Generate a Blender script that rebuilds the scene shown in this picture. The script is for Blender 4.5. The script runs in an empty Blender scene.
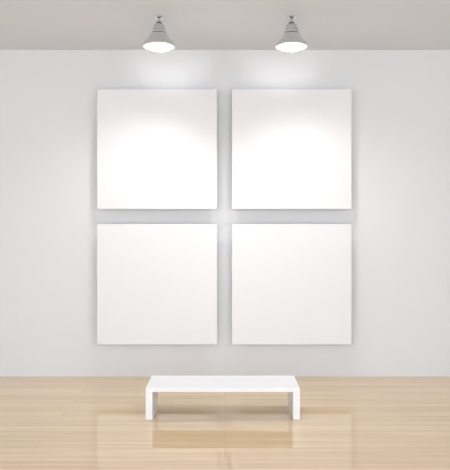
import bpy, bmesh, math
from mathutils import Vector
F=606.0; EYE=2.25; WY=9.0; CX=225.0; HY=225.0
def X(px,d): return (px-CX)/F*d
def Z(py,d): return EYE+(HY-py)/F*d
col=bpy.context.scene.collection
def mat(name,color,rough=0.5,metal=0.0,spec=0.5):
    m=bpy.data.materials.new(name); m.use_nodes=True
    b=m.node_tree.nodes['Principled BSDF']
    b.inputs['Base Color'].default_value=(*color,1); b.inputs['Roughness'].default_value=rough
    b.inputs['Metallic'].default_value=metal; b.inputs['Specular IOR Level'].default_value=spec
    return m
def bump_noise(m,scale,strength,dist=0.002):
    nt=m.node_tree; b=nt.nodes['Principled BSDF']
    tc=nt.nodes.new('ShaderNodeTexCoord'); n=nt.nodes.new('ShaderNodeTexNoise'); n.inputs['Scale'].default_value=scale
    bp=nt.nodes.new('ShaderNodeBump'); bp.inputs['Strength'].default_value=strength; bp.inputs['Distance'].default_value=dist
    nt.links.new(tc.outputs['Object'],n.inputs['Vector']); nt.links.new(n.outputs['Fac'],bp.inputs['Height']); nt.links.new(bp.outputs['Normal'],b.inputs['Normal'])
M_wall=mat('wall_paint',(0.735,0.75,0.775),0.9,spec=0.1); bump_noise(M_wall,60,0.05)
M_ceil=mat('ceiling_paint',(0.77,0.80,0.85),0.95,spec=0.1)
M_canvas=mat('canvas_white',(0.80,0.815,0.84),0.85,spec=0.1); bump_noise(M_canvas,300,0.05,0.001)
M_frame=mat('stretcher_wood',(0.6,0.6,0.6),0.7)
M_bench=mat('bench_lacquer',(0.88,0.89,0.92),0.35)
M_chrome=mat('brushed_chrome',(0.74,0.75,0.77),0.12,1.0)
M_dark=mat('dark_metal',(0.22,0.22,0.23),0.3,1.0)
M_in=mat('shade_enamel',(0.7,0.7,0.7),0.5)
M_bulb=mat('bulb_glow',(1,1,1),0.3)
b=M_bulb.node_tree.nodes['Principled BSDF']; b.inputs['Emission Color'].default_value=(1,1,1,1); b.inputs['Emission Strength'].default_value=3

# floor material
M_floor=mat('maple_planks',(0.7,0.5,0.3),0.2)
nt=M_floor.node_tree; N=nt.nodes; L=nt.links; B=N['Principled BSDF']
tc=N.new('ShaderNodeTexCoord')
br=N.new('ShaderNodeTexBrick'); br.offset=0.37; br.offset_frequency=3
br.inputs['Color1'].default_value=(0.82,0.635,0.405,1); br.inputs['Color2'].default_value=(0.735,0.545,0.33,1)
br.inputs['Mortar'].default_value=(0.60,0.42,0.24,1); br.inputs['Scale'].default_value=1
br.inputs['Mortar Size'].default_value=0.003; br.inputs['Mortar Smooth'].default_value=0.5
br.inputs['Brick Width'].default_value=5.2; br.inputs['Row Height'].default_value=0.17
L.new(tc.outputs['Object'],br.inputs['Vector'])
mp=N.new('ShaderNodeMapping'); mp.inputs['Scale'].default_value=(0.3,14,1)
L.new(tc.outputs['Object'],mp.inputs['Vector'])
ns=N.new('ShaderNodeTexNoise'); ns.inputs['Scale'].default_value=1.8; ns.inputs['Detail'].default_value=5
L.new(mp.outputs['Vector'],ns.inputs['Vector'])
cr=N.new('ShaderNodeValToRGB'); cr.color_ramp.elements[0].position=0.35; cr.color_ramp.elements[0].color=(0.86,0.82,0.77,1)
cr.color_ramp.elements[1].position=0.65; cr.color_ramp.elements[1].color=(1,1,1,1)
L.new(ns.outputs['Fac'],cr.inputs['Fac'])
mx=N.new('ShaderNodeMix'); mx.data_type='RGBA'; mx.blend_type='MULTIPLY'; mx.inputs[0].default_value=1
L.new(br.outputs['Color'],mx.inputs[6]); L.new(cr.outputs['Color'],mx.inputs[7]); L.new(mx.outputs[2],B.inputs['Base Color'])
B.inputs['Roughness'].default_value=0.4; B.inputs['Specular IOR Level'].default_value=0.2
B.inputs['Coat Weight'].default_value=1.0; B.inputs['Coat Roughness'].default_value=0.015; B.inputs['Coat IOR'].default_value=1.7

def addbox(bm,x0,x1,y0,y1,z0,z1,mi=0):
    vs=[bm.verts.new((x,y,z)) for z in (z0,z1) for y in (y0,y1) for x in (x0,x1)]
    for f in ((0,2,3,1),(4,5,7,6),(0,1,5,4),(2,6,7,3),(0,4,6,2),(1,3,7,5)):
        fc=bm.faces.new([vs[i] for i in f]); fc.material_index=mi
def obj(name,bm,mats,parent=None,bevel=0,smooth=False,loc=(0,0,0)):
    bmesh.ops.recalc_face_normals(bm,faces=bm.faces[:])
    me=bpy.data.meshes.new(name); bm.to_mesh(me); bm.free()
    for m in mats: me.materials.append(m)
    o=bpy.data.objects.new(name,me); col.objects.link(o); o.location=loc
    if parent: o.parent=parent
    if bevel:
        md=o.modifiers.new('bevel','BEVEL'); md.width=bevel; md.segments=3; md.limit_method='ANGLE'
    if smooth:
        for p in me.polygons: p.use_smooth=True
    return o
def box(name,c,mats,**k):
    bm=bmesh.new(); addbox(bm,*c); return obj(name,bm,mats,**k)
CZ=Z(50,WY); HW=9; Y0=-3.0
box('floor',(-HW,HW,Y0,WY+.15,-0.1,0),[M_floor])
box('ceiling',(-HW,HW,Y0,WY+.15,CZ,CZ+0.1),[M_ceil])
box('wall_back',(-HW,HW,WY,WY+.15,0,CZ),[M_wall])
box('wall_left',(-HW-.15,-HW,Y0,WY+.15,0,CZ),[M_wall])
box('wall_right',(HW,HW+.15,Y0,WY+.15,0,CZ),[M_wall])

# canvases
D=WY-0.17
for i,(x0,x1,y0,y1) in enumerate([(97,217,89,209),(232,351.5,89,209),(97,217,224,344.5),(232,351.5,224,344.5)]):
    a,b_,t,l=X(x0,D),X(x1,D),Z(y0,D),Z(y1,D)
    cx,cz=(a+b_)/2,(t+l)/2; w=(b_-a)/2; h=(t-l)/2
    bm=bmesh.new()
    addbox(bm,-w,w,-0.012,0.012,-h,h)
    o=obj('blank_canvas',bm,[M_canvas],bevel=0.003,loc=(cx,D+0.012,cz))
    bm=bmesh.new(); r=w*0.88
    y0_,y1_=0.012,0.158
    addbox(bm,-r,r,y0_,y1_,r-.06,r); addbox(bm,-r,r,y0_,y1_,-r,-r+.06)
    addbox(bm,-r,-r+.06,y0_,y1_,-r+.06,r-.06); addbox(bm,r-.06,r,y0_,y1_,-r+.06,r-.06)
    obj('mount_frame',bm,[M_frame],parent=o)

# bench
df=F*EYE/(420-HY); zt=Z(388,df); db=F*(EYE-zt)/(375.5-HY)
x0,x1=X(145.5,df),X(300,df); th=0.048; lt=0.08
cxb=(x0+x1)/2; w=(x1-x0)/2
bm=bmesh.new()
prof=[(-w,0),(-w,zt),(w,zt),(w,0),(w-lt,0),(w-lt,zt-th),(-w+lt,zt-th),(-w+lt,0)]
dep=db-df
fv=[bm.verts.new((x,0,z)) for x,z in prof]; bv=[bm.verts.new((x,dep,z)) for x,z in prof]
n=len(prof)
for k in range(n): bm.faces.new((fv[k],fv[(k+1)%n],bv[(k+1)%n],bv[k]))
for v in (fv,bv):
    bm.faces.new((v[0],v[1],v[6],v[7])); bm.faces.new((v[1],v[2],v[5],v[6])); bm.faces.new((v[2],v[3],v[4],v[5]))
obj('white_bench',bm,[M_bench],bevel=0.005,loc=(cxb,df,0))

# lamps
def lathe(name,prof,mats,parent,mids=None,seg=64,closed=False):
    bm=bmesh.new(); rings=[]
    for r,z in prof:
        if r<1e-5: rings.append([bm.verts.new((0,0,z))])
        else: rings.append([bm.verts.new((r*math.cos(2*math.pi*k/seg),r*math.sin(2*math.pi*k/seg),z)) for k in range(seg)])
    for j in range(len(rings)-1):
        A,B_=rings[j],rings[j+1]
        for k in range(seg):
            k2=(k+1)%seg
            if len(A)==1 and len(B_)==1: continue
            if len(A)==1: f=bm.faces.new((A[0],B_[k],B_[k2]))
            elif len(B_)==1: f=bm.faces.new((A[k],A[k2],B_[0]))
            else: f=bm.faces.new((A[k],A[k2],B_[k2],B_[k]))
            if mids: f.material_index=mids[j]
            f.smooth=True
    o=obj(name,bm,mats,parent)
    md=o.modifiers.new('es','EDGE_SPLIT'); md.split_angle=math.radians(40)
    return o
DL=F*(CZ-EYE)/(HY-17)
s=DL/F  # metres per px at lamp
ZS=0.93
for px in (159.0,291.5):
    e=bpy.data.objects.new('ceiling_spotlight',None); col.objects.link(e)
    e.location=(X(px,DL),DL,CZ)
    P=lambda L_:[(r*s,-z*s*ZS) for r,z in L_]
    lathe('ceiling_mount',P([(0,0),(5,0),(5,1.2),(3.5,2),(1.6,2.4),(1.6,6),(0,6)]),[M_chrome],e)
    lathe('swivel_knob',P([(0,5.2),(2.2,5.5),(3,6.5),(3,7.3),(2.2,8.3),(0,8.6)]),[M_dark],e)
    lathe('lamp_socket',P([(0,8),(4,8),(5.2,8.8),(5.6,10.2),(4.8,10.5),(4.8,11.2),(6.3,11.6),(6.6,13.6),(5.6,13.9),(5.6,14.6),(7.4,15),(7.7,17.5),(6.6,17.9),(6.6,18.6),(0,18.6)]),[M_chrome],e)
    outer=[(5,18.3),(8.2,18.5),(9.2,19.5),(9.8,21.5),(11.2,24),(13.4,26.3),(15,28.3),(15.8,30),(16,31.2),(16.3,31.4),(16.3,32.2),(15.7,32.4)]
    inner=[(15.4,31.2),(15.1,30.2),(14.2,28.5),(12.6,26.7),(10.6,24.4),(9.2,22),(8.5,20.2),(4.9,19.4)]
    lathe('lamp_shade',P(outer+inner+[(5,18.3)]),[M_chrome,M_in],e,mids=[0]*(len(outer)-1)+[1]*(len(inner)+1))
    lathe('bulb',P([(0,19.6),(3.5,20.5),(4.2,23),(6,26),(6.8,28),(6.3,29.5),(5,30.7),(3,31.4),(0,31.6)]),[M_bulb],e)
    def spot(name,en,ang,blend,rad,d,dz):
        ld=bpy.data.lights.new(name,'SPOT'); ld.energy=en; ld.spot_size=math.radians(ang); ld.spot_blend=blend; ld.shadow_soft_size=rad
        lo=bpy.data.objects.new(name,ld); col.objects.link(lo); lo.parent=e
        lo.location=(0,0,dz*s); lo.rotation_euler=Vector(d).to_track_quat('-Z','Y').to_euler()
    sgn=-1 if px<225 else 1
    spot('lamp_light',115,128,1.0,0.16,(sgn*0.14,0.14,-1),-34)
    spot('lamp_beam',27,62,1.0,0.05,(0,1,0.25),-33)

w_=bpy.data.worlds.new('world'); bpy.context.scene.world=w_; w_.use_nodes=True
bg=w_.node_tree.nodes['Background']; bg.inputs[0].default_value=(0.955,0.97,1,1); bg.inputs[1].default_value=3.3
sc=bpy.context.scene
sc.view_settings.view_transform='Standard'
cd=bpy.data.cameras.new('camera'); cd.sensor_fit='HORIZONTAL'; cd.sensor_width=36; cd.lens=F/450*36; cd.shift_y=-10/450
co=bpy.data.objects.new('camera',cd); col.objects.link(co); co.location=(0,0,EYE); co.rotation_euler=(math.pi/2,0,0); sc.camera=co
